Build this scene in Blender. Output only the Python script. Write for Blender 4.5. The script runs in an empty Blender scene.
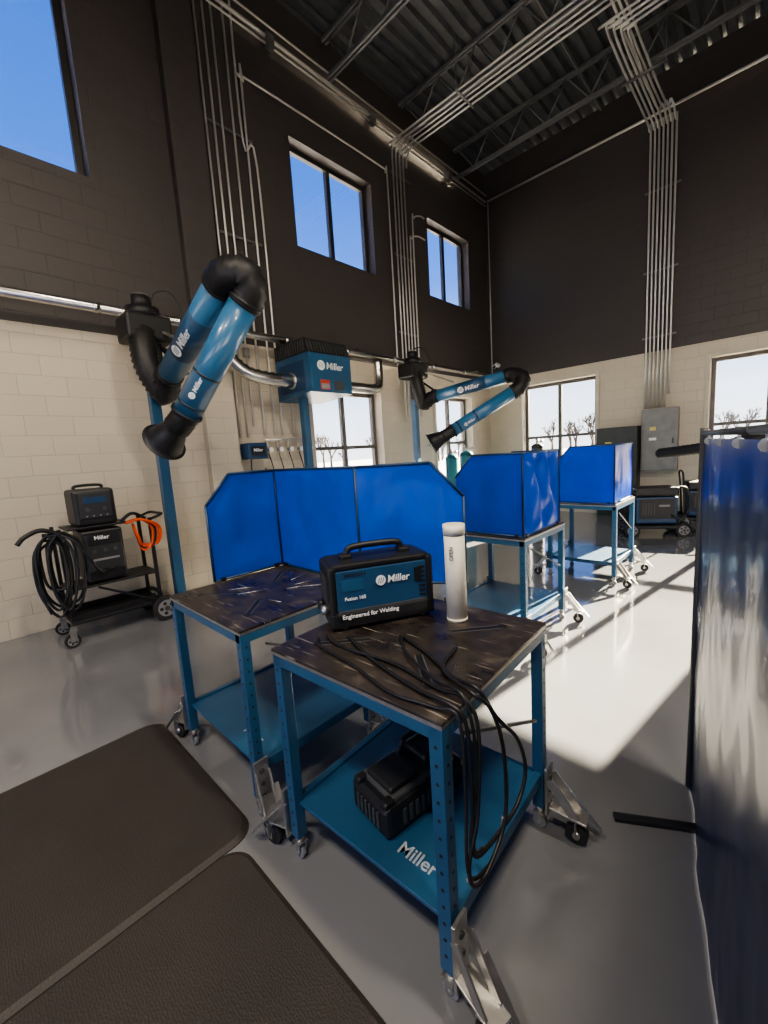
import bpy, bmesh, math, random
from mathutils import Vector, Matrix, Quaternion, noise
R=random.Random(7)
V=Vector
# ------------------------------------------------------------ materials
def mat(name,col,rough=.5,metal=0,var=.12,scale=8,bump=0,bscale=60,spec=.5,coat=0,trans=0):
    m=bpy.data.materials.new(name);m.use_nodes=True;N=m.node_tree.nodes;L=m.node_tree.links
    b=N["Principled BSDF"];b.inputs["Roughness"].default_value=rough;b.inputs["Metallic"].default_value=metal
    b.inputs["Specular IOR Level"].default_value=spec;b.inputs["Coat Weight"].default_value=coat
    tc=N.new("ShaderNodeTexCoord");nz=N.new("ShaderNodeTexNoise");nz.inputs["Scale"].default_value=scale;nz.inputs["Detail"].default_value=4
    L.new(tc.outputs["Object"],nz.inputs["Vector"])
    cr=N.new("ShaderNodeValToRGB");cr.color_ramp.elements[0].position=.3;cr.color_ramp.elements[1].position=.7
    cr.color_ramp.elements[0].color=[c*(1-var) for c in col]+[1];cr.color_ramp.elements[1].color=[min(1,c*(1+var)) for c in col]+[1]
    L.new(nz.outputs["Fac"],cr.inputs["Fac"]);L.new(cr.outputs["Color"],b.inputs["Base Color"])
    if bump:
        n2=N.new("ShaderNodeTexNoise");n2.inputs["Scale"].default_value=bscale;L.new(tc.outputs["Object"],n2.inputs["Vector"])
        bp=N.new("ShaderNodeBump");bp.inputs["Strength"].default_value=bump;bp.inputs["Distance"].default_value=.01
        L.new(n2.outputs["Fac"],bp.inputs["Height"]);L.new(bp.outputs["Normal"],b.inputs["Normal"])
    if trans:
        t=N.new("ShaderNodeBsdfTranslucent");L.new(cr.outputs["Color"],t.inputs["Color"])
        mx=N.new("ShaderNodeMixShader");mx.inputs[0].default_value=trans
        L.new(b.outputs[0],mx.inputs[1]);L.new(t.outputs[0],mx.inputs[2]);L.new(mx.outputs[0],N["Material Output"].inputs[0])
    return m
M={}
M['blue']=mat("blue_powdercoat",(.022,.088,.175),.4,0,.12,3,coat=.15)
M['dblue']=mat("dark_blue_paint",(.012,.045,.11),.4)
M['caseblue']=mat("case_blue_paint",(.017,.064,.14),.4)
M['armblue']=mat("arm_blue",(.04,.145,.28),.28,0,.05,2,coat=.4)
M['band']=mat("arm_band_black",(.012,.022,.035),.3)
M['black']=mat("black_plastic",(.012,.012,.014),.45,0,.2,10)
M['hose']=mat("black_hose",(.012,.012,.013),.5,0,.2,10)
M['cable']=mat("black_cable",(.014,.014,.016),.4)
M['rubber']=mat("wheel_rubber",(.02,.02,.02),.6)
M['grey']=mat("grey_paint",(.22,.22,.22),.45)
M['dgrey']=mat("dark_grey_paint",(.055,.058,.06),.5)
M['mgrey']=mat("machine_panel",(.03,.031,.033),.5)
M['steel']=mat("galvanised_steel",(.5,.49,.47),.35,.9,.15,20)
M['chrome']=mat("spiral_duct_steel",(.62,.61,.59),.25,1,.08,30)
M['conduit']=mat("emt_conduit",(.6,.59,.57),.35,.6,.05,10)
M['strut']=mat("strut_channel",(.2,.2,.2),.4,.6)
M['joist']=mat("joist_steel",(.18,.18,.185),.5,.3)
M['deck']=mat("roof_deck",(.085,.09,.098),.45,.2)
M['white']=mat("white_label",(.8,.81,.82),.5,0,.03)
M['dimwhite']=mat("worn_white_label",(.42,.46,.5),.5,0,.15,20)
M['red']=mat("red_label",(.45,.05,.03),.5)
M['orange']=mat("orange_cable",(.8,.10,.015),.5)
M['tube']=mat("cardboard_tube",(.78,.73,.62),.5,0,.08,12)
M['frame']=mat("window_frame",(.03,.028,.026),.45)
M['lframe']=mat("lower_window_frame",(.12,.11,.10),.45)
M['trim']=mat("window_trim_paint",(.5,.46,.38),.6,0,.05)
M['vinyl']=mat("blue_vinyl",(.005,.09,.64),.3,0,.08,3,.15,8,trans=.48)
M['fold']=mat("curtain_vinyl",(.008,.016,.065),.30,0,.15,4,.06,5,trans=.08,coat=.2)
M['teal']=mat("cylinder_teal",(.03,.18,.22),.4)
M['snow']=mat("snow",(.6,.6,.62),.8)
M['bark']=mat("bark",(.06,.045,.035),.9)
M['label']=mat("yellow_label",(.7,.6,.2),.5)
def plate():
    m=bpy.data.materials.new("scorched_steel_plate");m.use_nodes=True;N=m.node_tree.nodes;L=m.node_tree.links;b=N["Principled BSDF"]
    tc=N.new("ShaderNodeTexCoord")
    a=N.new("ShaderNodeTexNoise");a.inputs["Scale"].default_value=6;a.inputs["Detail"].default_value=10;a.inputs["Roughness"].default_value=.62;a.inputs["Distortion"].default_value=.3
    L.new(tc.outputs["Object"],a.inputs["Vector"])
    cr=N.new("ShaderNodeValToRGB");e=cr.color_ramp.elements;e[0].position=.36;e[0].color=(.018,.015,.014,1);e[1].position=.6;e[1].color=(.056,.046,.040,1)
    x=cr.color_ramp.elements.new(.74);x.color=(.13,.11,.095,1)
    L.new(a.outputs["Fac"],cr.inputs["Fac"])
    prev=cr.outputs[0]
    for rot,th in((.5,.70),(2.1,.71),(1.2,.72)):
        s=N.new("ShaderNodeTexNoise");s.inputs["Scale"].default_value=1;s.inputs["Detail"].default_value=1;s.inputs["Distortion"].default_value=.2
        mp=N.new("ShaderNodeMapping");mp.inputs["Scale"].default_value=(5,110,1);mp.inputs["Rotation"].default_value=(0,0,rot);mp.inputs["Location"].default_value=(rot*7,3,0);L.new(tc.outputs["Object"],mp.inputs[0]);L.new(mp.outputs[0],s.inputs["Vector"])
        c2=N.new("ShaderNodeValToRGB");c2.color_ramp.elements[0].position=th;c2.color_ramp.elements[1].position=th+.04;L.new(s.outputs["Fac"],c2.inputs["Fac"])
        mx=N.new("ShaderNodeMixRGB");mx.inputs[2].default_value=(.28,.25,.22,1);L.new(c2.outputs[0],mx.inputs[0]);L.new(prev,mx.inputs[1]);prev=mx.outputs[0]
    L.new(prev,b.inputs["Base Color"])
    r=N.new("ShaderNodeMapRange");r.inputs[1].default_value=.35;r.inputs[2].default_value=.65;r.inputs[3].default_value=.22;r.inputs[4].default_value=.5;L.new(a.outputs["Fac"],r.inputs[0]);L.new(r.outputs[0],b.inputs["Roughness"])
    b.inputs["Metallic"].default_value=.2
    return m
M['plate']=plate()
def matmat():
    m=mat("mat_rubber",(.036,.030,.027),.6,0,.12,3);N=m.node_tree.nodes;L=m.node_tree.links;b=N["Principled BSDF"]
    tc=N.new("ShaderNodeTexCoord");v=N.new("ShaderNodeTexVoronoi");v.inputs["Scale"].default_value=120;v.inputs["Randomness"].default_value=.6;L.new(tc.outputs["Object"],v.inputs["Vector"])
    bp=N.new("ShaderNodeBump");bp.inputs["Strength"].default_value=.45;bp.inputs["Distance"].default_value=.003;L.new(v.outputs["Distance"],bp.inputs["Height"]);L.new(bp.outputs[0],b.inputs["Normal"])
    return m
M['mat']=matmat()
def wallmat(name,ax,split,split2=None):
    m=bpy.data.materials.new(name);m.use_nodes=True;N=m.node_tree.nodes;L=m.node_tree.links;b=N["Principled BSDF"]
    g=N.new("ShaderNodeNewGeometry");s=N.new("ShaderNodeSeparateXYZ");L.new(g.outputs["Position"],s.inputs[0])
    c=N.new("ShaderNodeCombineXYZ");L.new(s.outputs[ax],c.inputs[0]);L.new(s.outputs[2],c.inputs[1])
    br=N.new("ShaderNodeTexBrick");br.inputs["Scale"].default_value=1;br.inputs["Brick Width"].default_value=.4;br.inputs["Row Height"].default_value=.2
    br.inputs["Mortar Size"].default_value=.005;br.inputs["Mortar Smooth"].default_value=.5
    br.inputs["Color1"].default_value=(1,1,1,1);br.inputs["Color2"].default_value=(.95,.95,.95,1);br.inputs["Mortar"].default_value=(.82,.82,.82,1)
    L.new(c.outputs[0],br.inputs["Vector"])
    gt=N.new("ShaderNodeMath");gt.operation='GREATER_THAN';L.new(s.outputs[2],gt.inputs[0])
    if split2 is None: gt.inputs[1].default_value=split
    else:
        lt=N.new("ShaderNodeMath");lt.operation='LESS_THAN';L.new(s.outputs[ax],lt.inputs[0]);lt.inputs[1].default_value=2.35
        mr=N.new("ShaderNodeMapRange");mr.inputs[3].default_value=split;mr.inputs[4].default_value=split2;L.new(lt.outputs[0],mr.inputs[0]);L.new(mr.outputs[0],gt.inputs[1])
    mx=N.new("ShaderNodeMixRGB");mx.inputs[1].default_value=(.52,.465,.375,1);mx.inputs[2].default_value=(.052,.046,.045,1);L.new(gt.outputs[0],mx.inputs[0])
    mu=N.new("ShaderNodeMixRGB");mu.blend_type='MULTIPLY';mu.inputs[0].default_value=1;L.new(mx.outputs[0],mu.inputs[1]);L.new(br.outputs["Color"],mu.inputs[2]);L.new(mu.outputs[0],b.inputs["Base Color"])
    n2=N.new("ShaderNodeTexNoise");n2.inputs["Scale"].default_value=110;L.new(g.outputs["Position"],n2.inputs["Vector"])
    inv=N.new("ShaderNodeMath");inv.operation='MULTIPLY_ADD';inv.inputs[1].default_value=-1;L.new(br.outputs["Fac"],inv.inputs[0])
    sc=N.new("ShaderNodeMath");sc.operation='MULTIPLY';sc.inputs[1].default_value=.35;L.new(n2.outputs["Fac"],sc.inputs[0]);L.new(sc.outputs[0],inv.inputs[2])
    bp=N.new("ShaderNodeBump");bp.inputs["Strength"].default_value=.5;bp.inputs["Distance"].default_value=.006;L.new(inv.outputs[0],bp.inputs["Height"]);L.new(bp.outputs[0],b.inputs["Normal"])
    b.inputs["Roughness"].default_value=.5
    return m
M['wallL']=wallmat("painted_block_left",1,3.23,3.1)
M['wallB']=wallmat("painted_block_back",0,3.23)
def floormat():
    m=bpy.data.materials.new("grey_epoxy_floor");m.use_nodes=True;N=m.node_tree.nodes;L=m.node_tree.links;b=N["Principled BSDF"]
    g=N.new("ShaderNodeNewGeometry");n=N.new("ShaderNodeTexNoise");n.inputs["Scale"].default_value=.9;n.inputs["Detail"].default_value=5;L.new(g.outputs["Position"],n.inputs["Vector"])
    c=N.new("ShaderNodeValToRGB");c.color_ramp.elements[0].color=(.165,.17,.18,1);c.color_ramp.elements[1].color=(.205,.21,.22,1);c.color_ramp.elements[0].position=.35;c.color_ramp.elements[1].position=.65
    L.new(n.outputs["Fac"],c.inputs[0]);L.new(c.outputs[0],b.inputs["Base Color"])
    n2=N.new("ShaderNodeTexNoise");n2.inputs["Scale"].default_value=3;n2.inputs["Detail"].default_value=6;L.new(g.outputs["Position"],n2.inputs["Vector"])
    r=N.new("ShaderNodeMapRange");r.inputs[3].default_value=.07;r.inputs[4].default_value=.16;L.new(n2.outputs["Fac"],r.inputs[0]);L.new(r.outputs[0],b.inputs["Roughness"])
    bp=N.new("ShaderNodeBump");bp.inputs["Strength"].default_value=.08;bp.inputs["Distance"].default_value=.01;L.new(n2.outputs["Fac"],bp.inputs["Height"]);L.new(bp.outputs[0],b.inputs["Normal"])
    b.inputs["Coat Weight"].default_value=.35;b.inputs["Coat Roughness"].default_value=.05
    return m
M['floor']=floormat()
def glassmat():
    m=bpy.data.materials.new("window_glass");m.use_nodes=True;N=m.node_tree.nodes;L=m.node_tree.links;N.remove(N["Principled BSDF"])
    t=N.new("ShaderNodeBsdfTransparent");t.inputs[0].default_value=(.97,.98,.98,1);g=N.new("ShaderNodeBsdfGlossy");g.inputs["Roughness"].default_value=.02
    x=N.new("ShaderNodeMixShader");x.inputs[0].default_value=.04;L.new(t.outputs[0],x.inputs[1]);L.new(g.outputs[0],x.inputs[2]);L.new(x.outputs[0],N["Material Output"].inputs[0])
    return m
M['glass']=glassmat()
# ------------------------------------------------------------ builder
class B:
    def __init__(s): s.bm=bmesh.new();s.mats=[]
    def mi(s,k):
        if k not in s.mats:s.mats.append(k)
        return s.mats.index(k)
    def _add(s,t,k,smooth=False,mx=None):
        i=s.mi(k)
        for f in t.faces:f.material_index=i;f.smooth=smooth
        if mx is not None:t.transform(mx)
        me=bpy.data.meshes.new("t");t.to_mesh(me);t.free();s.bm.from_mesh(me);bpy.data.meshes.remove(me)
    def box(s,c,size,k,rot=None,bev=0,seg=2):
        t=bmesh.new();bmesh.ops.create_cube(t,size=1);t.transform(Matrix.Diagonal((size[0],size[1],size[2],1)))
        if bev:bmesh.ops.bevel(t,geom=t.edges[:],offset=bev,segments=seg,affect='EDGES',profile=.5)
        mx=Matrix.Translation(V(c))
        if rot is not None:mx=mx@(rot.to_4x4() if not isinstance(rot,(int,float)) else Matrix.Rotation(rot,4,'Z'))
        s._add(t,k,False,mx);return s
    def bar(s,p0,p1,w,h,k,bev=0):
        p0=V(p0);p1=V(p1);d=p1-p0;q=d.to_track_quat('X','Z').to_matrix()
        return s.box((p0+p1)/2,(d.length,w,h),k,q,bev)
    def cyl(s,p0,p1,r,k,seg=16,r2=None,caps=True):
        p0=V(p0);p1=V(p1);d=p1-p0;t=bmesh.new()
        bmesh.ops.create_cone(t,cap_ends=caps,segments=seg,radius1=r,radius2=r if r2 is None else r2,depth=d.length)
        mx=Matrix.Translation((p0+p1)/2)@d.to_track_quat('Z','Y').to_matrix().to_4x4()
        i=s.mi(k)
        for f in t.faces:f.material_index=i;f.smooth=len(f.verts)==4
        t.transform(mx);me=bpy.data.meshes.new("t");t.to_mesh(me);t.free();s.bm.from_mesh(me);bpy.data.meshes.remove(me);return s
    def poly(s,pts,thick,k,n=None):
        t=bmesh.new();vs=[t.verts.new(V(p)) for p in pts];f=t.faces.new(vs);t.normal_update()
        nn=f.normal.copy() if n is None else V(n)
        r=bmesh.ops.extrude_face_region(t,geom=[f]);ev=[v for v in r['geom'] if isinstance(v,bmesh.types.BMVert)]
        bmesh.ops.translate(t,verts=ev,vec=nn*thick);bmesh.ops.recalc_face_normals(t,faces=t.faces)
        s._add(t,k);return s
    def tube(s,pts,r,k,seg=10,sub=6,caps=True,ribs=None):
        pts=[V(p) for p in pts];P=[]
        if sub>1 and len(pts)>2:
            q=[pts[0]*2-pts[1]]+pts+[pts[-1]*2-pts[-2]]
            for i in range(1,len(q)-2):
                a,b,c,d=q[i-1],q[i],q[i+1],q[i+2]
                for j in range(sub):
                    u=j/sub;P.append(.5*((2*b)+(c-a)*u+(2*a-5*b+4*c-d)*u*u+(3*b-a-3*c+d)*u**3))
            P.append(pts[-1])
        else:
            P=pts
        if ribs:
            L=[0]
            for a,b in zip(P,P[1:]):L.append(L[-1]+(b-a).length)
            n=max(4,int(L[-1]/ribs)*2);Q=[];j=0
            for i in range(n+1):
                t=L[-1]*i/n
                while j<len(L)-2 and L[j+1]<t:j+=1
                dd=L[j+1]-L[j];Q.append(P[j].lerp(P[j+1],(t-L[j])/dd if dd>1e-9 else 0))
            P=Q
        T=bmesh.new();prev=None;up=None
        for i,p in enumerate(P):
            d=(P[min(i+1,len(P)-1)]-P[max(i-1,0)]).normalized()
            if up is None:
                up=V((0,0,1)) if abs(d.z)<.9 else V((1,0,0))
            up=(up-d*up.dot(d)).normalized();sd=d.cross(up)
            rr=r(i/(len(P)-1)) if callable(r) else r
            if ribs:rr*=1.0 if i%2 else .86
            ring=[T.verts.new(p+(up*math.cos(2*math.pi*a/seg)+sd*math.sin(2*math.pi*a/seg))*rr) for a in range(seg)]
            if prev:
                for a in range(seg):T.faces.new((prev[a],prev[(a+1)%seg],ring[(a+1)%seg],ring[a]))
            elif caps:T.faces.new(ring)
            prev=ring
        if caps:T.faces.new(prev[::-1])
        bmesh.ops.recalc_face_normals(T,faces=T.faces)
        s._add(T,k,True);return s
    def obj(s,name,mx=None,parent=None):
        me=bpy.data.meshes.new(name);s.bm.to_mesh(me);s.bm.free()
        for k in s.mats:me.materials.append(M[k])
        o=bpy.data.objects.new(name,me);bpy.context.collection.objects.link(o)
        if mx is not None:o.matrix_world=mx
        if parent:o.parent=parent
        return o
def text(body,org,xd,n,size,k,parent,name="lettering",ext=.001,shear=.0,mx=None):
    c=bpy.data.curves.new(name,"FONT");c.body=body;c.size=size;c.extrude=ext;c.shear=shear;c.offset=size*.012;c.materials.append(M[k])
    o=bpy.data.objects.new(name,c);bpy.context.collection.objects.link(o)
    xd=V(xd).normalized();n=V(n).normalized();yd=n.cross(xd)
    m=Matrix((xd,yd,n)).transposed().to_4x4();m.translation=V(org)
    o.parent=parent;o.matrix_local=m
    return o
def logo(parent,org,xd,n,size):
    xd=V(xd).normalized();n=V(n).normalized();yd=n.cross(xd);org=V(org)
    b=B();b.cyl(org+yd*size*.33,org+yd*size*.33+n*.002,size*.5,'white',24)
    for t in(-.22,.0,.22):
        c=org+yd*size*.33+n*.0025+xd*size*t;b.bar(c-yd*size*.28-xd*size*.08,c+yd*size*.28+xd*size*.08,size*.09,.0015,'dblue')
    b.obj("logo_disc",parent=parent)
    text("Miller",org+xd*size*.65,xd,n,size,'white',parent,"logo_lettering",shear=.15)
# ------------------------------------------------------------ room
XW=-5.47;YB=9.8;ZT=8.0;XR=9.0;YF=-4.0
def wall(name,axis,plane,thick,u0,u1,z0,z1,ops,k):
    b=B();us=sorted({u0,u1}|{o[0] for o in ops}|{o[1] for o in ops});zs=sorted({z0,z1}|{o[2] for o in ops}|{o[3] for o in ops})
    for a,c in zip(us,us[1:]):
        for d,e in zip(zs,zs[1:]):
            mu,mz=(a+c)/2,(d+e)/2
            if any(o[0]<mu<o[1] and o[2]<mz<o[3] for o in ops):continue
            if axis==0:b.box((plane-thick/2,mu,mz),(thick,c-a,e-d),k)
            else:b.box((mu,plane+thick/2,mz),(c-a,thick,e-d),k)
    return b.obj(name)
opsL=[(-.25,1.5,4.7,6.55),(4.15,5.85,4.8,6.3),(7.45,9.0,4.8,6.3),(4.15,5.75,.85,2.72),(7.45,8.9,.85,2.78)]
opsB=[(-4.6,-2.95,.72,2.98),(-1.02,.62,.72,2.95),(2.8,4.4,.72,2.95)]
wall("wall_left",0,XW,.32,YF,YB+.32,0,ZT,opsL,'wallL')
wall("wall_back",1,YB,.32,XW,XR,0,ZT,opsB,'wallB')
wall("wall_right",0,XR+.3,.3,YF,YB+.32,0,ZT,[(-2.5,2.0,0,4.0)],'wallL')
wall("wall_front",1,YF-.3,.3,XW,XR,0,ZT,[(-4.0,-.2,0,3.9),(1.6,5.4,0,3.9)],'wallB')
b=B();b.box((XW+.06,2.58,ZT/2),(.12,.42,ZT-.01),'wallL',bev=.004);b.obj("trim_pilaster")
b=B();b.box(((XW-.3+XR)/2,(YF+YB)/2,-.05),(XR-XW+.3,YB-YF+.3,.1),'floor');b.obj("floor")
b=B();t=bmesh.new();x=XW-.3;prof=[]
while x<XR:
    prof+=[(x,8.0),(x+.09,8.0),(x+.12,8.06),(x+.17,8.06)];x+=.2
r0=[t.verts.new((p[0],YF,p[1])) for p in prof];r1=[t.verts.new((p[0],YB+.3,p[1])) for p in prof]
for i in range(len(prof)-1):t.faces.new((r0[i],r0[i+1],r1[i+1],r1[i]))
b._add(t,'deck');b.box(((XW+XR)/2,(YF+YB)/2,8.15),(XR-XW+.6,YB-YF+.6,.1),'deck');b.obj("ceiling")
b=B()
for i in range(8):
    y=8.54-1.785*i
    if y<YF:break
    for z in(7.96,7.42):
        b.box(((XW+XR)/2,y-.03,z),(XR-XW-.02,.035,.05),'joist');b.box(((XW+XR)/2,y+.03,z),(XR-XW-.02,.035,.05),'joist')
    x=XW+.1;up=True
    while x<XR-.6:
        b.cyl((x,y,7.96 if up else 7.43),(x+.38,y,7.43 if up else 7.96),.014,'joist',6);x+=.38;up=not up
for x in(-2.9,.6,3.6):
    b.box((x,(YF+YB)/2,7.96),(.025,YB-YF-.02,.025),'joist')
b.obj("roof_joists")
wn=[0]
def window(axis,plane,o,hbar=None,trim=True,fr='frame',w=.07):
    wn[0]+=1;b=B();u0,u1,z0,z1=o;g=.002
    pl=plane-.2 if axis==0 else plane+.2
    def bx(ua,ub,za,zb,k,d=.07,p=pl):
        if axis==0:b.box((p,(ua+ub)/2,(za+zb)/2),(d,ub-ua,zb-za),k,bev=.003)
        else:b.box(((ua+ub)/2,p,(za+zb)/2),(ub-ua,d,zb-za),k,bev=.003)
    u0+=g;u1-=g;z0+=g;z1-=g
    bx(u0,u0+w,z0,z1,fr);bx(u1-w,u1,z0,z1,fr);bx(u0+w,u1-w,z0,z0+w,fr);bx(u0+w,u1-w,z1-w,z1,fr)
    m=(u0+u1)/2;bx(m-.04,m+.04,z0+w,z1-w,fr)
    if hbar:bx(u0+w,m-.04,hbar-.03,hbar+.03,fr);bx(m+.04,u1-w,hbar-.03,hbar+.03,fr)
    bx(u0+w/2,u1-w/2,z0+w/2,z1-w/2,'glass',.006)
    if trim:
        s=plane+.012 if axis==0 else plane-.012
        q=.07
        for a in((u0-q,u0,z0-q,z1+q),(u1,u1+q,z0-q,z1+q),(u0,u1,z1,z1+q),(u0,u1,z0-q,z0)):bx(*a,'trim',.024,s)
        s2=plane+.02 if axis==0 else plane-.02
        bx(u0-.1,u1+.1,z0-.03,z0-.001,'trim',.1,s2)
    b.obj("window_%d"%wn[0])
for i,o in enumerate(opsL):window(0,XW,o,1.75 if i>2 else None,i>2,'lframe' if i>2 else 'frame')
for o in opsB:window(1,YB,o,1.75,True,'lframe')
b=B();b.box((0,0,-.4),(260,260,.2),'snow');b.obj("snow_ground")
def tree(b,p,d,l,r,n):
    q=p+d*l;b.cyl(p,q,r,'bark',5,r2=r*.6,caps=False)
    if n==0:return
    for i in range(3 if n>1 else 4):
        dd=(d+V((R.uniform(-.7,.7),R.uniform(-.7,.7),R.uniform(-.1,.5)))).normalized();tree(b,p.lerp(q,R.uniform(.5,1)),dd,l*R.uniform(.55,.75),r*.6,n-1)
b=B()
for i in range(28):tree(b,V((-50-R.uniform(0,8),-6+i*3.2+R.uniform(-1,1),-.3)),V((0,0,1)),R.uniform(1.7,2.8),.22,4)
for i in range(30):tree(b,V((-50+i*2.5+R.uniform(-1,1),56+R.uniform(0,8),-.3)),V((0,0,1)),R.uniform(1.7,2.8),.22,4)
b.obj("bare_trees")
# ------------------------------------------------------------ conduits
b=B();X=XW+.045
ys=[2.86,2.97,3.08,3.24,3.42,3.54]
bot=[1.95,1.95,2.1,1.98,1.98,1.98]
for i,y in enumerate(ys):
    if i==4:b.tube([(X,3.42,bot[i]),(X,3.42,6.4),(X,3.45,6.6),(X,3.6,6.66),(X,6.0,6.66),(X,6.2,6.6),(X,6.25,6.4),(X,6.25,2.9)],.015,'conduit',8,5)
    elif i==5:b.tube([(X,3.54,bot[i]),(X,3.54,5.6),(X,3.42-.06,5.85),(X,3.36,7.9)],.015,'conduit',8,5)
    else:b.cyl((X,y,bot[i]),(X,y,7.9),.015,'conduit',8)
for y in(3.75,3.95):b.cyl((X,y,1.95),(X,y,3.2),.012,'conduit',8)
for z in(5.9,4.6):b.box((X-.018,3.2,z),(.024,.62,.03),'strut')
for y,z in((3.08,3.1),(2.86,3.2)):b.box((X,y,z),(.06,.08,.12),'grey',bev=.005)
b.obj("conduit_bundle")
b=B()
for i in range(6):
    y=6.42+.1*i
    if i<4:b.cyl((X,y,2.2+.1*(i%3)),(X,y,6.92),.015,'conduit',8)
    else:b.tube([(X,y,2.3),(X,y,5.4+.4*(i-4)),(X,y+.05,5.7+.4*(i-4)),(X,y+.25,5.8+.4*(i-4)),(X,7.3,5.8+.4*(i-4))],.015,'conduit',8,4)
for z in(6.7,5.3,3.9):b.box((X-.018,6.66,z),(.024,.6,.03),'strut')
b.obj("conduit_riser")
b=B()
for i in range(5):
    y=6.42+.1*i
    b.tube([(X,y,6.92),(X+.02,y,7.08),(X+.12,y,7.18),(X+.3,y,7.2),(3.5,y,7.2)],.015,'conduit',8,4)
for x in(-4.0,-1.6,1.2):b.box((x,6.62,7.18),(.03,.52,.02),'strut');b.cyl((x,6.38,7.19),(x,6.38,7.98),.005,'strut',6);b.cyl((x,6.86,7.19),(x,6.86,7.98),.005,'strut',6)
b.obj("conduit_rack")
b=B()
b.cyl((X+.03,YF+.02,7.34),(X+.03,9.7,7.34),.024,'conduit',8);b.cyl((X+.03,YF+.02,7.25),(X+.03,9.7,7.25),.014,'conduit',8);b.cyl((X+.06,YF+.02,7.46),(X+.06,9.7,7.46),.014,'conduit',8)
for y in(3.9,5.9,8.2):b.box((X+.03,y,7.3),(.09,.12,.16),'strut',bev=.005)
b.obj("perimeter_conduit")
b=B();b.cyl((XW+.12,9.72,7.34),(XR-.02,9.72,7.34),.024,'conduit',8);b.obj("conduit_main")
b=B();b.cyl((XW+.12,9.74,3.3),(XW+.12,9.74,7.3),.014,'conduit',8);b.obj("corner_conduit")
b=B()
xs=[-2.03+.066*i for i in range(7)]
for i,x in enumerate(xs):
    zb=2.15 if i<6 else 2.4
    if i<4:b.tube([(4.5,6.95+.09*i,7.12),(x+.5,6.95+.09*i,7.12),(x+.12,6.99+.09*i,7.12),(x,7.2+.09*i,7.12),(x,9.3,7.12),(x,9.62,7.05),(x,9.74,6.8),(x,9.75,zb)],.017,'conduit',8,5)
    else:b.tube([(x-.1,1.0,7.15),(x-.1,8.6,7.15),(x,9.2,7.15),(x,9.62,7.05),(x,9.74,6.8),(x,9.75,zb)],.017,'conduit',8,5)
for z in(6.1,4.7,3.5):b.box((-1.83,9.785,z),(.56,.02,.035),'strut')
for y in(5.5,8.2):
    b.box((-1.83,y,7.09),(.6,.03,.03),'strut')
    for x in(-2.12,-1.54):b.cyl((x,y,7.1),(x,y,7.98),.005,'strut',6)
b.obj("panel_feed_conduit")
# ------------------------------------------------------------ fume extraction
DX,DZ=-5.2,3.28
b=B();b.cyl((DX,-1.5,DZ),(DX,9.2,DZ),.05,'chrome',20)
for y in[-1+1.15*i for i in range(9)]:b.cyl((DX,y-.03,DZ),(DX,y+.03,DZ),.055,'chrome',20)
for y in(.2,5.0,7.2,8.8):b.box(((DX+XW)/2+.02,y,DZ+.065),(DX-XW+.0,.03,.02),'dgrey')
b.obj("exhaust_duct")
def flange(b,p,d,r,k='steel'):b.cyl(V(p)-V(d).normalized()*.012,V(p)+V(d).normalized()*.012,r,k,28)
def post(b,x,y,z):
    b.box((x,y,z/2+.005),(.1,.1,z-.01),'blue',bev=.006);b.box((x,y,.008),(.24,.24,.016),'blue',bev=.003)
    for i in(-1,1):
        for j in(-1,1):b.cyl((x+i*.09,y+j*.09,.01),(x+i*.09,y+j*.09,.035),.01,'steel',8)
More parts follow.
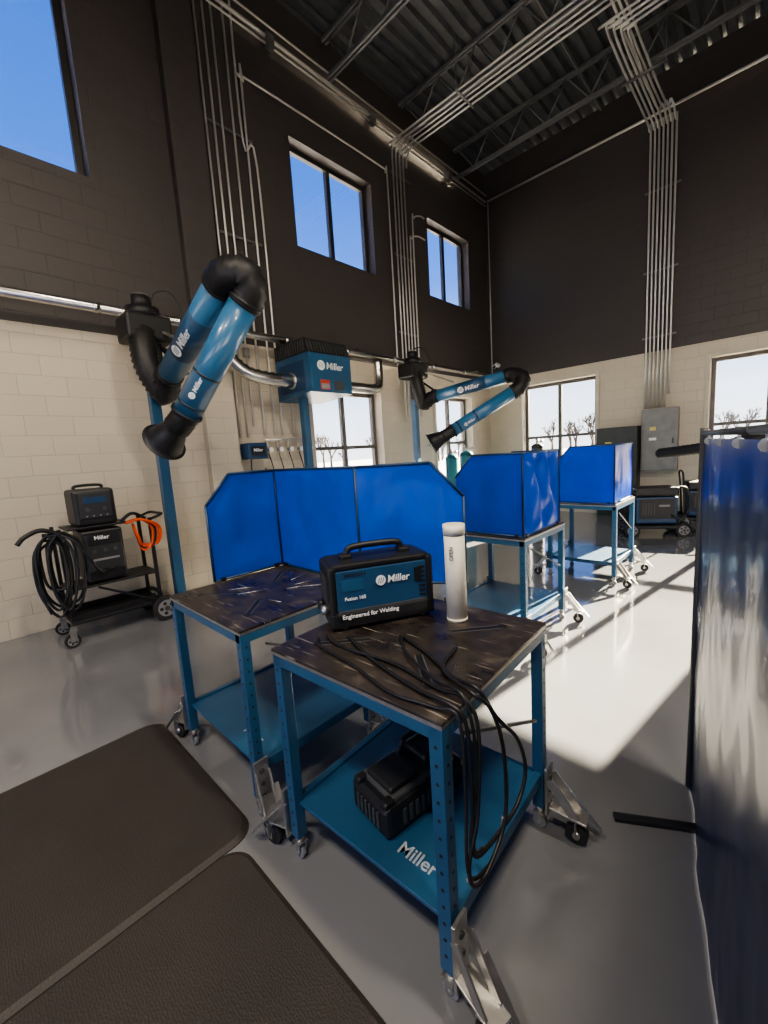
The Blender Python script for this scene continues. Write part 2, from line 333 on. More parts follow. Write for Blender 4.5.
def arm(name,base,A0,A1,B0,H,hd,r=.115,bulge=.17):
    root=bpy.data.objects.new(name,None);bpy.context.collection.objects.link(root)
    b=B();base,A0,A1,B0,H=[V(q) for q in(base,A0,A1,B0,H)];hd=V(hd).normalized()
    post(b,base.x,base.y,base.z-.25)
    b.box(base-V((0,0,.12)),(.36,.44,.26),'black',bev=.03);b.cyl(base,base+V((0,0,.1)),.16,'black',28)
    b.box(base+V((.03,.02,-.42)),(.1,.2,.4),'black',bev=.01);b.cyl(base+V((0,0,.1)),base+V((0,0,.22)),.09,'hose',20);b.cyl(base+V((0,0,.2)),base+V((0,0,.24)),.07,'steel',20)
    b.tube([base+V((-.1,.1,.05)),base+V((-.08,.16,.3)),base+V((.02,.3,.32)),base+V((.1,.36,.1)),base+V((.06,.28,-.2))],.01,'cable',6)
    dA=(A1-A0).normalized();dB=(H-B0).normalized();Z=V((0,0,1))
    b.tube([base+V((.05,-.02,-.12)),base+V((.14,-.08,-.3)),base+V((.2,-.08,-.55)),A0-dA*.24-Z*.08,A0-dA*.08,A0+dA*.04],r+.015,'hose',22,8,ribs=.05)
    b.bar(base+V((.1,.12,-.3)),A0+V((0,.16,.02)),.05,.03,'black');b.bar(base+V((.1,.12,-.12)),A0+V((.3,.16,.2)),.04,.02,'steel')
    b.cyl(A0,A1,r,'armblue',36);flange(b,A0,dA,r+.014,'black');flange(b,A1,dA,r+.014,'black')
    mid=(A1+B0)/2+(dA-dB).normalized()*bulge
    b.tube([A1-dA*.04,A1+dA*.08,A1*.4+mid*.6+dA*.05,mid,B0*.4+mid*.6-dB*.05,B0-dB*.08,B0+dB*.04],r+.018,'hose',22,8,ribs=.045)
    b.cyl(B0,H,r,'armblue',36);flange(b,B0,dB,r+.014,'black');flange(b,H,dB,r+.014,'black')
    sd=dA.cross(Z).normalized()
    b.cyl(A0-sd*(r+.03),A1-sd*(r+.03),.01,'steel',8)
    for a,c in((A0,A1),(B0,H)):
        if c is A1:b.cyl(a.lerp(c,.3),a.lerp(c,.72),r+.0015,'caseblue',36)
        else:
            b.cyl(a.lerp(c,.62),a.lerp(c,.64),r+.0015,'band',36);b.cyl(a.lerp(c,.9),a.lerp(c,.92),r+.0015,'band',36)
    W=H+(dB+hd).normalized()*.14
    b.tube([H-dB*.02,H+dB*.06,W,W+hd*.05],r,'hose',22,6,ribs=.04)
    h0=W+hd*.05
    b.tube([h0,h0+hd*.05,h0+hd*.11,h0+hd*.2,h0+hd*.22],lambda t:.1+.09*t**1.5,'black',28,4,caps=False)
    b.tube([h0+hd*.05,h0+hd*.11,h0+hd*.19],lambda t:.085+.06*t,'dgrey',28,3)
    b.tube([h0+hd*.21+sd*.17,h0+hd*.27+sd*.1,h0+hd*.27-sd*.1,h0+hd*.21-sd*.17],.008,'steel',8)
    b.obj("arm_body",parent=root)
    for a,c in((A0,A1),(B0,H)):
        d=(c-a).normalized();x=d if d.x>0 else -d
        A=c is A1;sz=.105 if A else .055
        lo,hi=(.33,.65) if A else (.66,.87)
        s=a.lerp(c,lo) if x.dot(d)>0 else a.lerp(c,hi)
        n=V((.75,-.6,-.15));n=(n-d*n.dot(d)).normalized();yd=n.cross(x)
        logo(root,s+n*(r+.003)-yd*sz*.33+x*.06,x,n,sz)
    return root
arm("fume_extraction_arm",(-4.9,1.64,3.15),(-4.45,1.67,2.52),(-3.18,1.65,2.96),(-3.03,1.76,2.82),(-3.66,1.47,2.05),(-.75,-.2,-.45))
arm("fume_extraction_arm.001",(-4.9,6.05,3.15),(-4.45,6.1,2.54),(-3.3,6.49,2.72),(-3.12,6.35,2.44),(-3.85,5.7,1.90),(-.6,-.5,-.4),.105,.2)
root=bpy.data.objects.new("fume_extraction_arm.002",None);bpy.context.collection.objects.link(root)
b=B();post(b,.75,3.1,2.2);b.tube([(.75,3.1,2.15),(.5,3.25,2.1),(.2,3.35,1.75),(-.2,3.55,1.53),(-.45,3.78,1.49),(-.72,3.98,1.46)],.042,'hose',16,8,ribs=.04)
b.obj("arm_body",parent=root)
root=bpy.data.objects.new("fume_filter_unit",None);bpy.context.collection.objects.link(root)
b=B();x0,x1,y0,y1,z0,z1=-5.38,-4.6,3.5,4.25,2.44,3.0
b.poly([(x0,y0,z0),(x1,y0,z0+.05),(x1,y0,z1),(x0,y0,z1)],y1-y0,'blue',(0,1,0))
b.poly([(x0,y0,z1),(x1,y0,z1),(x1-.08,y0,z1+.2),(x0,y0,z1+.2)],y1-y0,'black',(0,1,0))
for i in range(14):
    y=y0+.03+i*(y1-y0-.06)/13;b.box((x1-.03,y,z1+.09),(.02,.016,.16),'dgrey',Matrix.Rotation(-.38,3,'Y'))
for i in range(12):b.box((x0+.06+i*.058,y0-.005,z1+.1),(.016,.014,.15),'dgrey')
b.box((x1+.004,(y0+y1)/2,z0+.29),(.012,y1-y0-.06,.45),'blue',bev=.004)
b.box((x1+.012,y0+.25,z0+.15),(.006,.16,.13),'red');b.box((x1+.013,y0+.25,z0+.13),(.006,.14,.07),'grey');b.box((x1+.012,y0+.5,z0+.15),(.006,.16,.13),'dgrey')
b.box((x1-.4,y0-.004,z0+.28),(.6,.008,.4),'dblue',bev=.003)
post(b,-5.0,3.66,2.46)
b.cyl((-5.0,y0-.02,2.68),(-5.0,y0+.02,2.68),.11,'steel',24);b.cyl((-5.0,y1-.02,2.68),(-5.0,y1+.02,2.68),.11,'steel',24)
b.tube([(-5.18,2.6,3.2),(-5.14,2.64,2.98),(-5.08,2.85,2.76),(-5.0,3.2,2.68),(-5.0,3.5,2.68)],.095,'chrome',20,6,ribs=.09)
b.tube([(-5.0,4.25,2.68),(-5.0,4.7,2.68),(-5.05,5.2,2.7),(-5.15,5.4,2.85),(-5.19,5.45,3.22)],.08,'chrome',20,6)
b.obj("filter_body",parent=root)
logo(root,(x1+.012,y0+.2,z0+.36),(0,1,0),(1,0,0),.13)
root=B();root.box((XW+.16,2.98,1.75),(.22,.3,.22),'dblue',bev=.02);root.box((XW+.28,2.98,1.75),(.02,.2,.12),'black',bev=.004);root.box((XW+.03,2.98,1.75),(.05,.1,.12),'black')
root.tube([(XW+.2,2.9,1.65),(XW+.2,2.9,1.45),(XW+.1,3.1,1.35),(XW+.05,3.2,1.5)],.012,'cable',8);o=root.obj("wire_feeder")
text("Miller",(XW+.291,2.9,1.74),(0,1,0),(1,0,0),.06,'white',o)
b=B();b.cyl((XW+.08,3.2,1.9),(XW+.08,4.0,1.9),.02,'steel',10)
for y in(3.25,3.42,3.6,3.78,3.95):
    b.cyl((XW+.08,y,1.9),(XW+.08,y,1.72),.014,'steel',8);b.cyl((XW+.08,y,1.76),(XW+.16,y,1.76),.03,'grey',12);b.cyl((XW+.15,y,1.76),(XW+.17,y,1.76),.034,'white',12);b.cyl((XW,y,1.9),(XW+.08,y,1.9),.012,'steel',8)
    b.tube([(XW+.08,y,1.72),(XW+.12,y+.03,1.5),(XW+.1,y+.06,1.3),(XW+.06,y+.02,1.2)],.008,'cable',6)
b.obj("gas_manifold")
b=B();b.box((XW+.04,.05,1.28),(.08,.12,.16),'red',bev=.01);b.box((XW+.082,.05,1.28),(.008,.07,.07),'white');b.obj("alarm_pull_station")
b=B();b.cyl((-5.2,9.8,3.58),(-5.2,9.7,3.58),.05,'white',16);b.cyl((-5.2,9.7,3.6),(-5.17,9.52,3.52),.045,'white',16);b.cyl((-5.17,9.52,3.52),(-5.17,9.51,3.52),.038,'black',16);b.obj("security_camera")
# ------------------------------------------------------------ work tables
def caster(b,x,y,sx,sy):
    d=V((sx,sy,0)).normalized();p=V((x,y,0));s=V((-d.y,d.x,0))
    b.bar(p+V((0,0,.3))+d*.012,p+V((0,0,.09))+d*.012,.07,.012,'steel',.002)
    for i in range(3):b.cyl(p+V((0,0,.13+.06*i))+d*.015,p+V((0,0,.13+.06*i))+d*.023,.011,'dgrey',10)
    for q in(-1,1):
        b.bar(p+V((0,0,.25))+d*.02+s*q*.03,p+V((0,0,.12))+d*.12+s*q*.03,.008,.035,'steel',.001)
    b.bar(p+V((0,0,.13))+d*.02,p+V((0,0,.115))+d*.16,.07,.008,'steel',.002)
    c=p+d*.12+V((0,0,.045))
    for q in(-1,1):b.bar(c+s*q*.024,c+s*q*.024+V((0,0,.065)),.03,.004,'steel')
    b.box(c+V((0,0,.068)),(.06,.06,.006),'steel');b.cyl(c-s*.018,c+s*.018,.042,'rubber',24);b.cyl(c-s*.028,c+s*.028,.014,'steel',12)
    b.bar(p+V((0,0,.2))+d*.06+s*.045,p+V((0,0,.05))+d*.2+s*.045,.025,.006,'steel',.002)
def small_caster(b,x,y):
    b.cyl((x,y,.075),(x,y,.1),.018,'steel',10);b.box((x,y,.073),(.042,.042,.006),'steel')
    for q in(-1,1):b.box((x,y+q*.015,.05),(.026,.004,.045),'steel')
    b.cyl((x,y-.011,.028),(x,y+.011,.028),.027,'grey',20);b.cyl((x,y-.019,.028),(x,y+.019,.028),.008,'steel',10)
def table(name,ox,oy,ang,W=.75,D=.75,tx=None):
    b=B();z=.9;lw=.045
    b.box((W/2,D/2,z-.005),(W,D,.010),'plate',bev=.001)
    c=V((W/2,D/2,z+.0006))
    for sx in(-1,1):
        for sy in(-1,1):
            d=V((sx,sy,0)).normalized();b.bar(c+d*.16,c+d*.36,.03,.0008,'strut');b.bar(c+d*.16,c+d*.36,.022,.0014,'black');b.cyl(c+d*.36-V((0,0,.0005)),c+d*.36+V((0,0,.001)),.017,'black',16)
    b.box((W/2,D/2,z-.016),(W-.002,D-.002,.012),'steel')
    for y in(.02,D-.02):b.box((W/2,y,z-.042),(W-.02,.035,.04),'blue',bev=.003)
    for x in(.02,W-.02):b.box((x,D/2,z-.042),(.035,D-.08,.04),'blue',bev=.003)
    for x in(.025,W-.025):
        for y in(.025,D-.025):
            sx=1 if x<W/2 else -1;sy=1 if y<D/2 else -1
            h=z-.022-.1
            b.box((x,y,.1+h/2),(lw,lw,h),'blue',bev=.003)
            for i in range(13):
                zz=.16+i*.055
                b.cyl((x,y-sy*(lw/2),zz),(x,y-sy*(lw/2+.001),zz),.0055,'black',10)
                b.cyl((x-sx*(lw/2),y,zz),(x-sx*(lw/2+.001),y,zz),.0055,'black',10)
            small_caster(b,x,y)
    zs=.25
    b.box((W/2,D/2,zs),(W-.08,D-.05,.012),'blue',bev=.002)
    for x in(.025,W-.025):b.box((x,D/2,zs-.01),(.03,D-.09,.05),'blue',bev=.003)
    b.box((W/2,.06,zs-.02),(W-.1,.03,.04),'blue');b.box((W/2,D-.06,zs-.02),(W-.1,.03,.04),'blue')
    caster(b,W,.025,1,-.25);caster(b,W,D-.025,1,.1);caster(b,.0,.025,-1,-.2);caster(b,.0,D-.025,-1,.1)
    b.bar((W-.01,.12,z-.1),(W-.01,D-.1,zs+.28),.01,.01,'dgrey')
    o=b.obj(name,Matrix.Translation((ox,oy,0))@Matrix.Rotation(ang,4,'Z'))
    if tx:text("Miller",(tx,.1,zs+.007),(1,0,0),(0,0,1),.065,'dimwhite',o)
    return o
table("welding_table",-1.36,.745,math.radians(3),.76,.76,.48)
table("welding_table.001",-2.41,.745,0,.8,.74,.5)
table("welding_table.002",-2.11,2.9,0,.75,.8)
table("welding_table.003",-2.0,4.87,0,.75,.76)
b=B()
for i in range(7):
    x=R.uniform(-2.2,-1.75);y=R.uniform(.95,1.3);a_=R.uniform(0,3.1);l=R.uniform(.06,.15);b.cyl((x,y,.9035),(x+l*math.cos(a_),y+l*math.sin(a_),.9035),.0025,'steel',6)
b.obj("welding_rod_scraps")
# ------------------------------------------------------------ screens
def screen(name,panels,z0=.912,z1=1.54):
    b=B()
    for p,q,ch,wr in panels:
        p=V((*p,0));q=V((*q,0));d=(q-p);L=d.length;d.normalize();n=V((-d.y,d.x,0));c=.16
        out=[(0,z0),(L,z0),(L,z1),(0,z1)]
        if ch=='q':out=[(0,z0),(L,z0),(L,z1-c*1.1),(L-c,z1),(0,z1)]
        if ch=='p':out=[(0,z0),(L,z0),(L,z1),(c,z1),(0,z1-c*1.1)]
        pt=[p+d*u+V((0,0,z)) for u,z in out]
        for i in range(len(pt)):
            b.cyl(pt[i],pt[(i+1)%len(pt)],.008,'dblue',8)
        t=bmesh.new();nu,nz=32,28;g={}
        for i in range(nu+1):
            u=L*i/nu
            top=z1
            if ch=='q' and u>L-c:top=z1-(u-(L-c))*1.1
            if ch=='p' and u<c:top=z1-(c-u)*1.1
            for j in range(nz+1):
                z=z0+(top-z0)*j/nz
                e=min(1,8*min(i/nu,1-i/nu,j/nz,1-j/nz))
                dz=noise.noise(V((u*4+p.x*3,z*3,p.y*5)))*.02+noise.noise(V((u*11,z*7+p.x,2)))*.006
                dz*=e*wr
                if wr>1.5:dz+=(.022*math.sin(u*22+z*6)+.03*noise.noise(V((u*9,z*5,4))))*e
                g[i,j]=t.verts.new(p+d*u+V((0,0,z))+n*dz)
        for i in range(nu):
            for j in range(nz):t.faces.new((g[i,j],g[i+1,j],g[i+1,j+1],g[i,j+1]))
        b._add(t,'vinyl',True)
        for u in(.05,L-.05):
            b.box(p+d*u+V((0,0,z0+.003)),(.03,.03,.02),'black')
    return b.obj(name)
screen("welding_screen",[((-2.4,1.0),(-2.4,1.47),'p',1.1),((-2.4,1.47),(-1.62,1.47),None,1.1),((-1.62,1.47),(-1.15,1.77),'q',1.1)])
screen("welding_screen.001",[((-1.97,2.92),(-1.38,2.92),'p',.8),((-1.38,2.92),(-1.38,3.62),None,2),((-1.97,3.62),(-1.38,3.62),'p',.8)])
screen("welding_screen.002",[((-1.9,4.88),(-1.28,4.88),'p',.8),((-1.28,4.88),(-1.28,5.6),None,.8),((-1.9,5.6),(-1.28,5.6),'p',.8)])
path=[(-.23,2.11),(-.05,1.23),(.09,.5),(.2,-.3)]
b=B();t=bmesh.new();nu,nz=150,60;g={}
P=[V((*p,0)) for p in path];Ls=[0]
for a,c in zip(P,P[1:]):Ls.append(Ls[-1]+(c-a).length)
for i in range(nu+1):
    s=Ls[-1]*i/nu;j=0
    while j<len(Ls)-2 and Ls[j+1]<s:j+=1
    p=P[j].lerp(P[j+1],(s-Ls[j])/(Ls[j+1]-Ls[j]));d=(P[j+1]-P[j]).normalized();n=V((-d.y,d.x,0))
    for k in range(nz+1):
        z=.015+1.565*k/nz;f=1-k/nz
        dz=(.004+.012*f)*noise.noise(V((s*3,z*.8,0)))+.008*noise.noise(V((s*6,z*2.5,3)))+.003*noise.noise(V((s*13,z*8,5)))*(1 if z<1.1 else .5)
        g[i,k]=t.verts.new(p+n*dz*min(1,(1-k/nz)*12+.1)+V((0,0,z)))
for i in range(nu):
    for k in range(nz):t.faces.new((g[i,k],g[i+1,k],g[i+1,k+1],g[i,k+1]))
b._add(t,'fold',True)
for a,c in zip(P,P[1:]):
    b.cyl(a+V((0,0,1.6)),c+V((0,0,1.6)),.01,'dgrey',10)
b.cyl(P[0]+V((0,0,.02)),P[0]+V((0,0,1.62)),.014,'dgrey',10);b.cyl(P[-1]+V((0,0,.02)),P[-1]+V((0,0,1.62)),.014,'dgrey',10)
s=.15
while s<Ls[-1]:
    j=0
    while j<len(Ls)-2 and Ls[j+1]<s:j+=1
    p=P[j].lerp(P[j+1],(s-Ls[j])/(Ls[j+1]-Ls[j]));d=(P[j+1]-P[j]).normalized()
    b.cyl(p+V((0,0,1.57))-d*.004,p+V((0,0,1.57))+d*.004,.014,'steel',10);b.cyl(p+V((0,0,1.572)),p+V((0,0,1.612)),.004,'steel',6);s+=.3
b.bar((-.44,1.74,.012),(.02,2.0,.012),.035,.02,'black',.003);b.bar((-.2,-.36,.012),(.5,-.25,.012),.035,.02,'black',.003)
b.obj("welding_curtain")
def fmat(name,x0,x1,y0,y1,ang=0,h=.02):
    t=bmesh.new();r=.1;pts=[]
    w,d=(x1-x0)/2,(y1-y0)/2
    for cx,cy,a0 in((w-r,d-r,0),(-w+r,d-r,90),(-w+r,-d+r,180),(w-r,-d+r,270)):
        for i in range(9):a=math.radians(a0+i*11.25);pts.append((cx+r*math.cos(a),cy+r*math.sin(a)))
    rings=[]
    for sc,z in((0,0.001),(.0,.006),(.02,h),):
        rings.append([t.verts.new((p[0]*(1-sc/w),p[1]*(1-sc/d),z)) for p in pts])
    for a,c in zip(rings,rings[1:]):
        for i in range(len(pts)):t.faces.new((a[i],a[(i+1)%len(pts)],c[(i+1)%len(pts)],c[i]))
    t.faces.new(rings[-1]);t.faces.new(rings[0][::-1])
    b=B();b._add(t,'mat');b.obj(name,Matrix.Translation(((x0+x1)/2,(y0+y1)/2,0))@Matrix.Rotation(ang,4,'Z'))
fmat("anti_fatigue_mat",-2.8,-1.585,-.4,.71);fmat("anti_fatigue_mat.001",-1.583,-.33,-.45,.63)
# ------------------------------------------------------------ portable welder on table
ang=math.radians(61.8);root=bpy.data.objects.new("portable_welder",None);bpy.context.collection.objects.link(root)
L2,D2=.222,.1;b=B()
b.box((0,0,.045),(2*L2+.01,2*D2+.01,.07),'black',bev=.012)
b.box((0,0,.155),(2*L2-.05,2*D2-.01,.19),'caseblue',bev=.01)
for s in(-1,1):
    b.box((s*(L2-.012),0,.15),(.032,2*D2+.008,.235),'black',bev=.012)
    b.cyl((s*.17,-D2-.0,.02),(s*.17,D2,.02),.016,'rubber',12)
b.box((0,0,.26),(2*L2-.03,2*D2-.004,.03),'black',bev=.01)
b.tube([(-.13,0,.265),(-.12,0,.3),(-.1,0,.318),(0,0,.322),(.1,0,.318),(.12,0,.3),(.13,0,.265)],.014,'black',12,5)
for s in(-1,1):b.box((s*.13,0,.28),(.05,.06,.03),'black',bev=.008)
b.box((0,-D2+.002,.163),(2*L2-.055,.008,.165),'caseblue',bev=.003);b.box((0,-D2-.003,.058),(2*L2-.06,.004,.05),'dgrey',bev=.001)
b.box((-.13,-D2-.002,.185),(.09,.005,.045),'blue');b.box((.155,-D2-.004,.19),(.03,.006,.06),'black')
for i in range(7):b.box((.172,-D2-.003,.1+i*.02),(.026,.006,.008),'black')
for i in range(5):b.box((-L2-.004,-.05+i*.025,.16),(.006,.01,.12),'dgrey')
for i in range(8):b.box((-.16+.012*i,-D2-.002,.228),(.005,.005,.015),'black')
b.cyl((-L2-.001,-.04,.08),(-L2-.03,-.04,.08),.02,'steel',12);b.cyl((-L2-.001,.04,.08),(-L2-.03,.04,.08),.02,'black',12)
b.obj("case",parent=root)
root.matrix_world=Matrix.Translation((-1.25,1.215,.901))@Matrix.Rotation(ang,4,'Z')
logo(root,(-.01,-D2-.006,.175),(1,0,0),(0,-1,0),.042)
text("Fusion 160",(-.165,-D2-.006,.125),(1,0,0),(0,-1,0),.02,'white',root,"model_lettering");text("Engineered for Welding",(-.18,-D2-.006,.05),(1,0,0),(0,-1,0),.025,'white',root,"slogan_lettering")
b=B();b.cyl((-.945,1.375,.902),(-.945,1.375,1.29),.042,'tube',32);b.cyl((-.945,1.375,1.262),(-.945,1.375,1.302),.0445,'tube',32);b.cyl((-.945,1.375,.9015),(-.945,1.375,.912),.0435,'tube',32)
b.cyl((-.945,1.375,1.258),(-.945,1.375,1.2625),.0425,'grey',32)
o=b.obj("electrode_canister")
text("OPEN",(-.925,1.333,1.16),(.0,0,1),(.5,-.86,0),.022,'dgrey',o)
# cables
b=B();zt=.908
def cb(pts,r=.0065,k='cable'):b.tube(pts,r,k,8,8)
cb([(-1.18,.98,zt),(-1.05,.93,zt),(-.95,.9,zt),(-.75,.86,zt),(-.62,.85,.914),(-.575,.86,.86),(-.56,.85,.65),(-.555,.84,.52),(-.555,.87,.475),(-.555,.98,.46),(-.555,1.1,.47),(-.555,1.16,.55),(-.56,1.12,.68),(-.565,1.0,.82),(-.60,.96,.914),(-.7,.98,zt),(-.85,1.05,zt),(-1.0,1.10,zt)])
cb([(-1.25,.93,zt),(-1.12,.9,zt+.006),(-.9,.93,zt),(-.7,.9,zt),(-.61,.9,.914),(-.565,.9,.84),(-.55,.86,.62),(-.55,.81,.5),(-.54,.81,.44),(-.54,.88,.42),(-.545,1.0,.5),(-.555,1.02,.7),(-.57,.98,.85),(-.60,.93,.916),(-.75,1.0,zt),(-.8,1.15,zt)],.006)
cb([(-1.02,1.1,zt),(-.9,1.0,zt+.006),(-.72,.92,zt+.01),(-.6,.89,.92),(-.56,.88,.75),(-.56,.84,.58),(-.56,.84,.5),(-.56,.9,.47)],.005)
cb([(-1.27,.9,zt),(-1.2,.86,zt),(-1.0,.84,zt),(-.8,.8,zt),(-.66,.82,zt),(-.58,.83,.9),(-.56,.82,.7),(-.55,.80,.5),(-.55,.84,.43),(-.55,.92,.41)],.005)
cb([(-.55,.8,.46),(-.55,.84,.42),(-.55,.92,.40),(-.55,.98,.44),(-.55,1.0,.5)],.006,'grey')
b.obj("welding_cables")
root=bpy.data.objects.new("battery_power_unit",None);bpy.context.collection.objects.link(root)
b=B();b.box((0,0,.07),(.22,.4,.12),'black',bev=.02);b.box((.0,.0,.13),(.19,.32,.03),'dgrey',bev=.01);b.box((.0,.1,.16),(.13,.14,.06),'black',bev=.015);b.box((.0,-.08,.15),(.15,.14,.03),'black',bev=.01)
for s in(-1,1):b.box((s*.08,-.17,.08),(.04,.05,.13),'black',bev=.01)
b.tube([(-.06,.02,.14),(-.06,.02,.19),(-.06,.05,.205),(-.06,.15,.205),(-.06,.18,.19),(-.06,.18,.14)],.011,'black',10)
for i in range(6):b.box((-.06+i*.024,-.202,.07),(.012,.006,.06),'dgrey')
for i in range(8):b.box((.111,-.12+i*.03,.07),(.006,.014,.06),'dgrey')
b.obj("body",parent=root);root.matrix_world=Matrix.Translation((-1.0,1.08,.25))@Matrix.Rotation(math.radians(-8),4,'Z')
# ------------------------------------------------------------ cart with welder at left
def wheel(b,c,ax,r,w,k='rubber'):
    c=V(c);ax=V(ax).normalized();b.cyl(c-ax*w/2,c+ax*w/2,r,k,28);b.cyl(c-ax*(w/2+.004),c+ax*(w/2+.004),r*.68,'grey',24);b.cyl(c-ax*(w/2+.012),c+ax*(w/2+.012),r*.2,'dgrey',12)
    u=ax.cross(V((0,0,1)))
    for i in range(5):
        a=i*math.pi*2/5;b.cyl(c+(u*math.cos(a)+V((0,0,1))*math.sin(a))*r*.42-ax*(w/2+.006),c+(u*math.cos(a)+V((0,0,1))*math.sin(a))*r*.42+ax*(w/2+.006),r*.14,'black',10)
root=bpy.data.objects.new("welder_cart",None);bpy.context.collection.objects.link(root)
b=B()
b.box((-4.93,1.0,.2),(.44,.8,.03),'black',bev=.006)
for x in(-5.14,-4.72):b.box((x,1.0,.24),(.015,.8,.07),'black')
for x in(-5.12,-4.74):
    for y in(.62,1.38):b.box((x,y,.65),(.03,.03,.9),'black')
b.box((-4.93,1.0,.52),(.42,.78,.02),'black',bev=.004);b.box((-4.93,.93,1.085),(.42,.5,.02),'black',bev=.004)
b.tube([(-5.12,1.38,1.08),(-5.12,1.5,1.12),(-4.93,1.52,1.12),(-4.74,1.5,1.12),(-4.74,1.38,1.08)],.014,'black',10)
b.bar((-4.72,.85,.5),(-4.70,1.35,.22),.03,.02,'black')
for y in(.6,):
    for x in(-5.16,-4.68):
        b.box((x,y,.17),(.05,.05,.04),'steel');wheel(b,(x,y-.02,.065),(1,0,0),.063,.035)
        for q in(-1,1):b.box((x+q*.028,y-.01,.11),(.004,.05,.1),'steel')
for x in(-5.2,-4.66):wheel(b,(x,1.4,.13),(1,0,0),.13,.045)
b.cyl((-5.2,1.4,.13),(-4.66,1.4,.13),.012,'steel',10)
b.obj("cart_frame",parent=root)
b=B()
b.box((-4.93,.95,.8),(.4,.34,.5),'black',bev=.02);b.box((-4.72,.95,.83),(.02,.3,.36),'mgrey',bev=.006);b.box((-4.708,.95,.96),(.008,.26,.1),'black')
for y in(.86,.95,1.04):b.cyl((-4.71,y,.85),(-4.69,y,.85),.018,'dgrey',14)
for y in(.87,1.03):b.cyl((-4.71,y,.65),(-4.67,y,.65),.024,'black',14)
b.box((-4.706,.95,.765),(.006,.22,.02),'grey');b.obj("power_source",parent=root)
b=B();b.box((-4.93,.93,1.27),(.4,.34,.35),'black',bev=.03);b.box((-4.725,.93,1.29),(.012,.26,.24),'mgrey',bev=.004)
b.box((-4.718,.93,1.34),(.006,.18,.06),'dblue');b.tube([(-4.93,.82,1.43),(-4.93,.83,1.475),(-4.93,1.03,1.475),(-4.93,1.04,1.43)],.014,'black',8)
for y in(.86,1.0):b.cyl((-4.72,y,1.25),(-4.70,y,1.25),.02,'dgrey',14)
for i in range(4):b.cyl((-4.722,.85+i*.055,1.19),(-4.715,.85+i*.055,1.19),.008,'grey',8)
b.obj("wire_feeder_unit",parent=root)
text("Miller",(-4.700,.87,1.09-.13),(0,1,0),(1,0,0),.055,'white',root)
b=B()
for i in range(9):
    y0=.58+R.uniform(-.07,.08);x0=-4.72+R.uniform(-.06,.07);w=R.uniform(.06,.12);zt2=1.03+R.uniform(-.03,.05);zb=.36+R.uniform(-.08,.25)
    m=(zt2+zb)/2
    b.tube([(x0,y0,zt2),(x0+.02,y0+w,m+.2),(x0+.02,y0+w*.9,m-.15),(x0,y0,zb),(x0-.02,y0-w,m-.15),(x0-.02,y0-w,m+.2),(x0,y0,zt2)],.012,'cable',8,6,caps=False)
b.tube([(-4.72,.95,.66),(-4.6,.85,.7),(-4.62,.7,1.0),(-4.7,.55,1.06),(-4.72,.46,.95),(-4.74,.42,.6),(-4.72,.47,.35)],.012,'cable',8)
b.tube([(-4.72,.64,1.05),(-4.72,.5,1.12),(-4.71,.38,1.08),(-4.70,.32,1.02)],.02,'black',10)
b.bar((-4.74,.62,1.05),(-4.74,.5,1.07),.03,.03,'black')
b.obj("hung_cables",parent=root)
b=B()
for i in range(4):
    q=.02*i;b.tube([(-4.74+q,1.15,1.08),(-4.7+q,1.28,1.1),(-4.7+q,1.38+q,1.0),(-4.7,1.36+q,.83),(-4.72,1.28,.78+q),(-4.72+q,1.24,.92),(-4.74,1.22,1.06)],.012,'orange' if i!=1 else 'cable',8)
b.tube([(-4.74,1.12,1.1),(-4.7,1.22,1.17),(-4.72,1.34,1.1)],.016,'black',8)
b.obj("orange_leads",parent=root)
# ------------------------------------------------------------ back area
b=B();b.box((-2.46,9.62,1.0),(.74,.34,1.66),'dgrey',bev=.01);b.box((-2.46,9.445,1.0),(.68,.015,1.58),'dgrey',bev=.004);b.box((-2.2,9.43,1.1),(.03,.02,.14),'steel');b.box((-2.6,9.435,1.5),(.12,.004,.08),'label');b.box((-2.46,9.62,.09),(.7,.3,.17),'black');b.obj("electrical_cabinet")
b=B();b.box((-1.75,9.7,1.53),(.6,.19,1.2),'grey',bev=.01);b.box((-1.75,9.6,1.53),(.54,.015,1.12),'grey',bev=.004);b.box((-1.52,9.59,1.5),(.025,.02,.1),'dgrey');b.box((-1.85,9.59,1.75),(.1,.004,.07),'label');b.box((-1.85,9.59,1.55),(.12,.004,.05),'white');b.obj("breaker_panel")
def machine(name,x,y,ang):
    b=B();b.box((0,0,.16),(.9,.55,.05),'black',bev=.01);b.box((0,0,.42),(.6,.4,.44),'dblue',bev=.03);b.box((.0,0,.72),(.62,.42,.14),'black',bev=.03)
    b.box((0,-.205,.45),(.5,.012,.32),'black',bev=.004);b.box((.1,-.215,.5),(.15,.006,.03),'grey')
    for i in range(5):b.box((-.2+i*.04,-.214,.45),(.015,.006,.2),'dgrey')
    for x2 in(-.36,.36):
        wheel(b,(x2,-.25,.11),(0,1,0),.11,.05);wheel(b,(x2,.25,.11),(0,1,0),.11,.05);b.cyl((x2,-.25,.11),(x2,.25,.11),.012,'steel',8)
    b.tube([(-.33,-.16,.2),(-.36,-.16,.7),(-.38,-.16,.95),(-.38,.16,.95),(-.36,.16,.7),(-.33,.16,.2)],.016,'black',10)
    b.tube([(.33,-.2,.2),(.45,-.22,.5),(.4,-.22,.75),(.3,-.2,.8)],.016,'black',10)
    b.tube([(.2,-.22,.35),(.35,-.32,.25),(.5,-.3,.1),(.45,-.1,.05)],.014,'cable',8)
    b.obj(name,Matrix.Translation((x,y,0))@Matrix.Rotation(ang,4,'Z'))
machine("engine_driven_welder",-1.5,7.9,.5);machine("engine_driven_welder.001",-.9,8.95,.3)
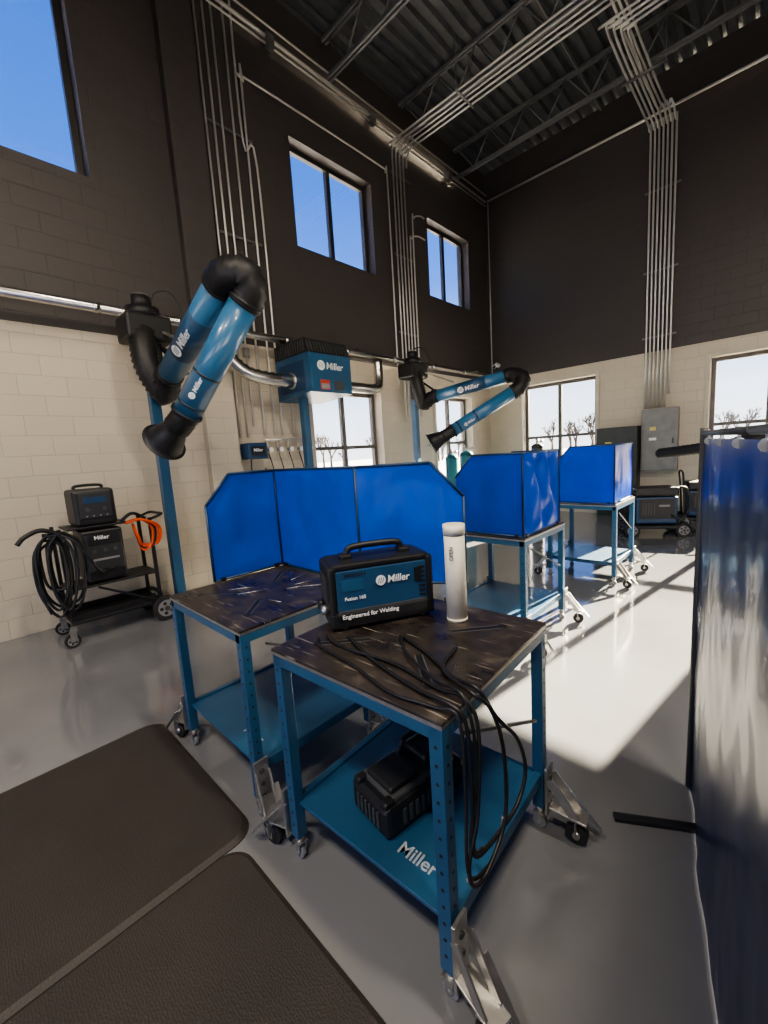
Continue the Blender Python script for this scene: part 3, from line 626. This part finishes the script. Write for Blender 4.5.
def cylinder(name,x,y,h,k):
    b=B();r=.115
    b.tube([(0,0,.005),(0,0,.02),(0,0,h-.2),(0,0,h-.14),(0,0,h-.08),(0,0,h-.04)],lambda t:r if t<.58 else r*math.sqrt(max(.06,1-((t-.58)/.44)**2)),k,24,6)
    b.cyl((0,0,h-.06),(0,0,h+.03),.025,'steel',12);b.cyl((0,0,h+.03),(0,0,h+.05),.035,'steel',12);b.cyl((0,0,h),(.09,0,h),.015,'steel',8)
    b.cyl((.09,-.02,h),(.09,.03,h),.03,'steel',12)
    b.obj(name,Matrix.Translation((x,y,0)))
cylinder("gas_cylinder",-4.0,6.3,1.6,'teal');cylinder("gas_cylinder.001",-4.45,6.5,1.55,'teal');cylinder("gas_cylinder.002",-3.6,8.3,1.65,'dgrey')
# ------------------------------------------------------------ lights
def fill_lamp(x,y):  # invented fixture with a warm area light, added out of view as fill
    b=B();b.box((0,0,.05),(1.2,.35,.07),'white',bev=.01);b.cyl((-.45,0,.08),(-.45,0,1.0),.005,'steel',6);b.cyl((.45,0,.08),(.45,0,1.0),.005,'steel',6)
    o=b.obj("added_fill_fixture",Matrix.Translation((x,y,6.9)))
    l=bpy.data.lights.new("added_fill_light","AREA");l.shape='RECTANGLE';l.size=1.1;l.size_y=.3;l.energy=170;l.color=(1,.87,.7);lo=bpy.data.objects.new("added_fill_light",l);bpy.context.collection.objects.link(lo);lo.parent=o;lo.location=(0,0,.005)
for x,y in((1.2,1.5),(1.2,-2),(4.5,1.5),(-1.5,-2.5)):fill_lamp(x,y)
sd=V((-.14,-1,-.36)).normalized()
l=bpy.data.lights.new("sun","SUN");l.energy=85;l.angle=.007;l.color=(1,.85,.62);o=bpy.data.objects.new("sun",l);bpy.context.collection.objects.link(o);o.rotation_euler=sd.to_track_quat('-Z','Y').to_euler();o.location=(5,30,12)
w=bpy.data.worlds.new("sky");bpy.context.scene.world=w;w.use_nodes=True;N=w.node_tree.nodes;L=w.node_tree.links
g=N.new("ShaderNodeTexCoord");s=N.new("ShaderNodeSeparateXYZ");L.new(g.outputs["Generated"],s.inputs[0]);c=N.new("ShaderNodeValToRGB")
e=c.color_ramp.elements;e[0].position=0;e[0].color=(.6,.61,.63,1);e[1].position=.8;e[1].color=(.010,.045,.2,1)
x=e.new(.1);x.color=(.5,.57,.70,1);x=e.new(.22);x.color=(.13,.22,.46,1);x=e.new(.35);x.color=(.042,.115,.39,1);x=e.new(.5);x.color=(.022,.08,.31,1)
L.new(s.outputs[2],c.inputs[0]);L.new(c.outputs[0],N["Background"].inputs[0]);N["Background"].inputs[1].default_value=3.5
# ------------------------------------------------------------ camera
a,t,r,F=math.radians(44.047),math.radians(7.996),math.radians(3.673),414.1
F0=V((-math.sin(a),math.cos(a),0));R0=V((math.cos(a),math.sin(a),0));Z=V((0,0,1))
f=F0*math.cos(t)-Z*math.sin(t);u0=F0*math.sin(t)+Z*math.cos(t);rr=R0*math.cos(r)-u0*math.sin(r);u=R0*math.sin(r)+u0*math.cos(r)
cd=bpy.data.cameras.new("camera");cam=bpy.data.objects.new("camera",cd);bpy.context.collection.objects.link(cam);bpy.context.scene.camera=cam
m=Matrix((rr,u,-f)).transposed().to_4x4();m.translation=V((0,0,1.6));cam.matrix_world=m
cd.sensor_fit='HORIZONTAL';cd.sensor_width=36;cd.lens=F/768*36;cd.clip_start=.05;cd.clip_end=400
vs=bpy.context.scene.view_settings;vs.view_transform='AgX';vs.look='AgX - Medium High Contrast';vs.exposure=.35
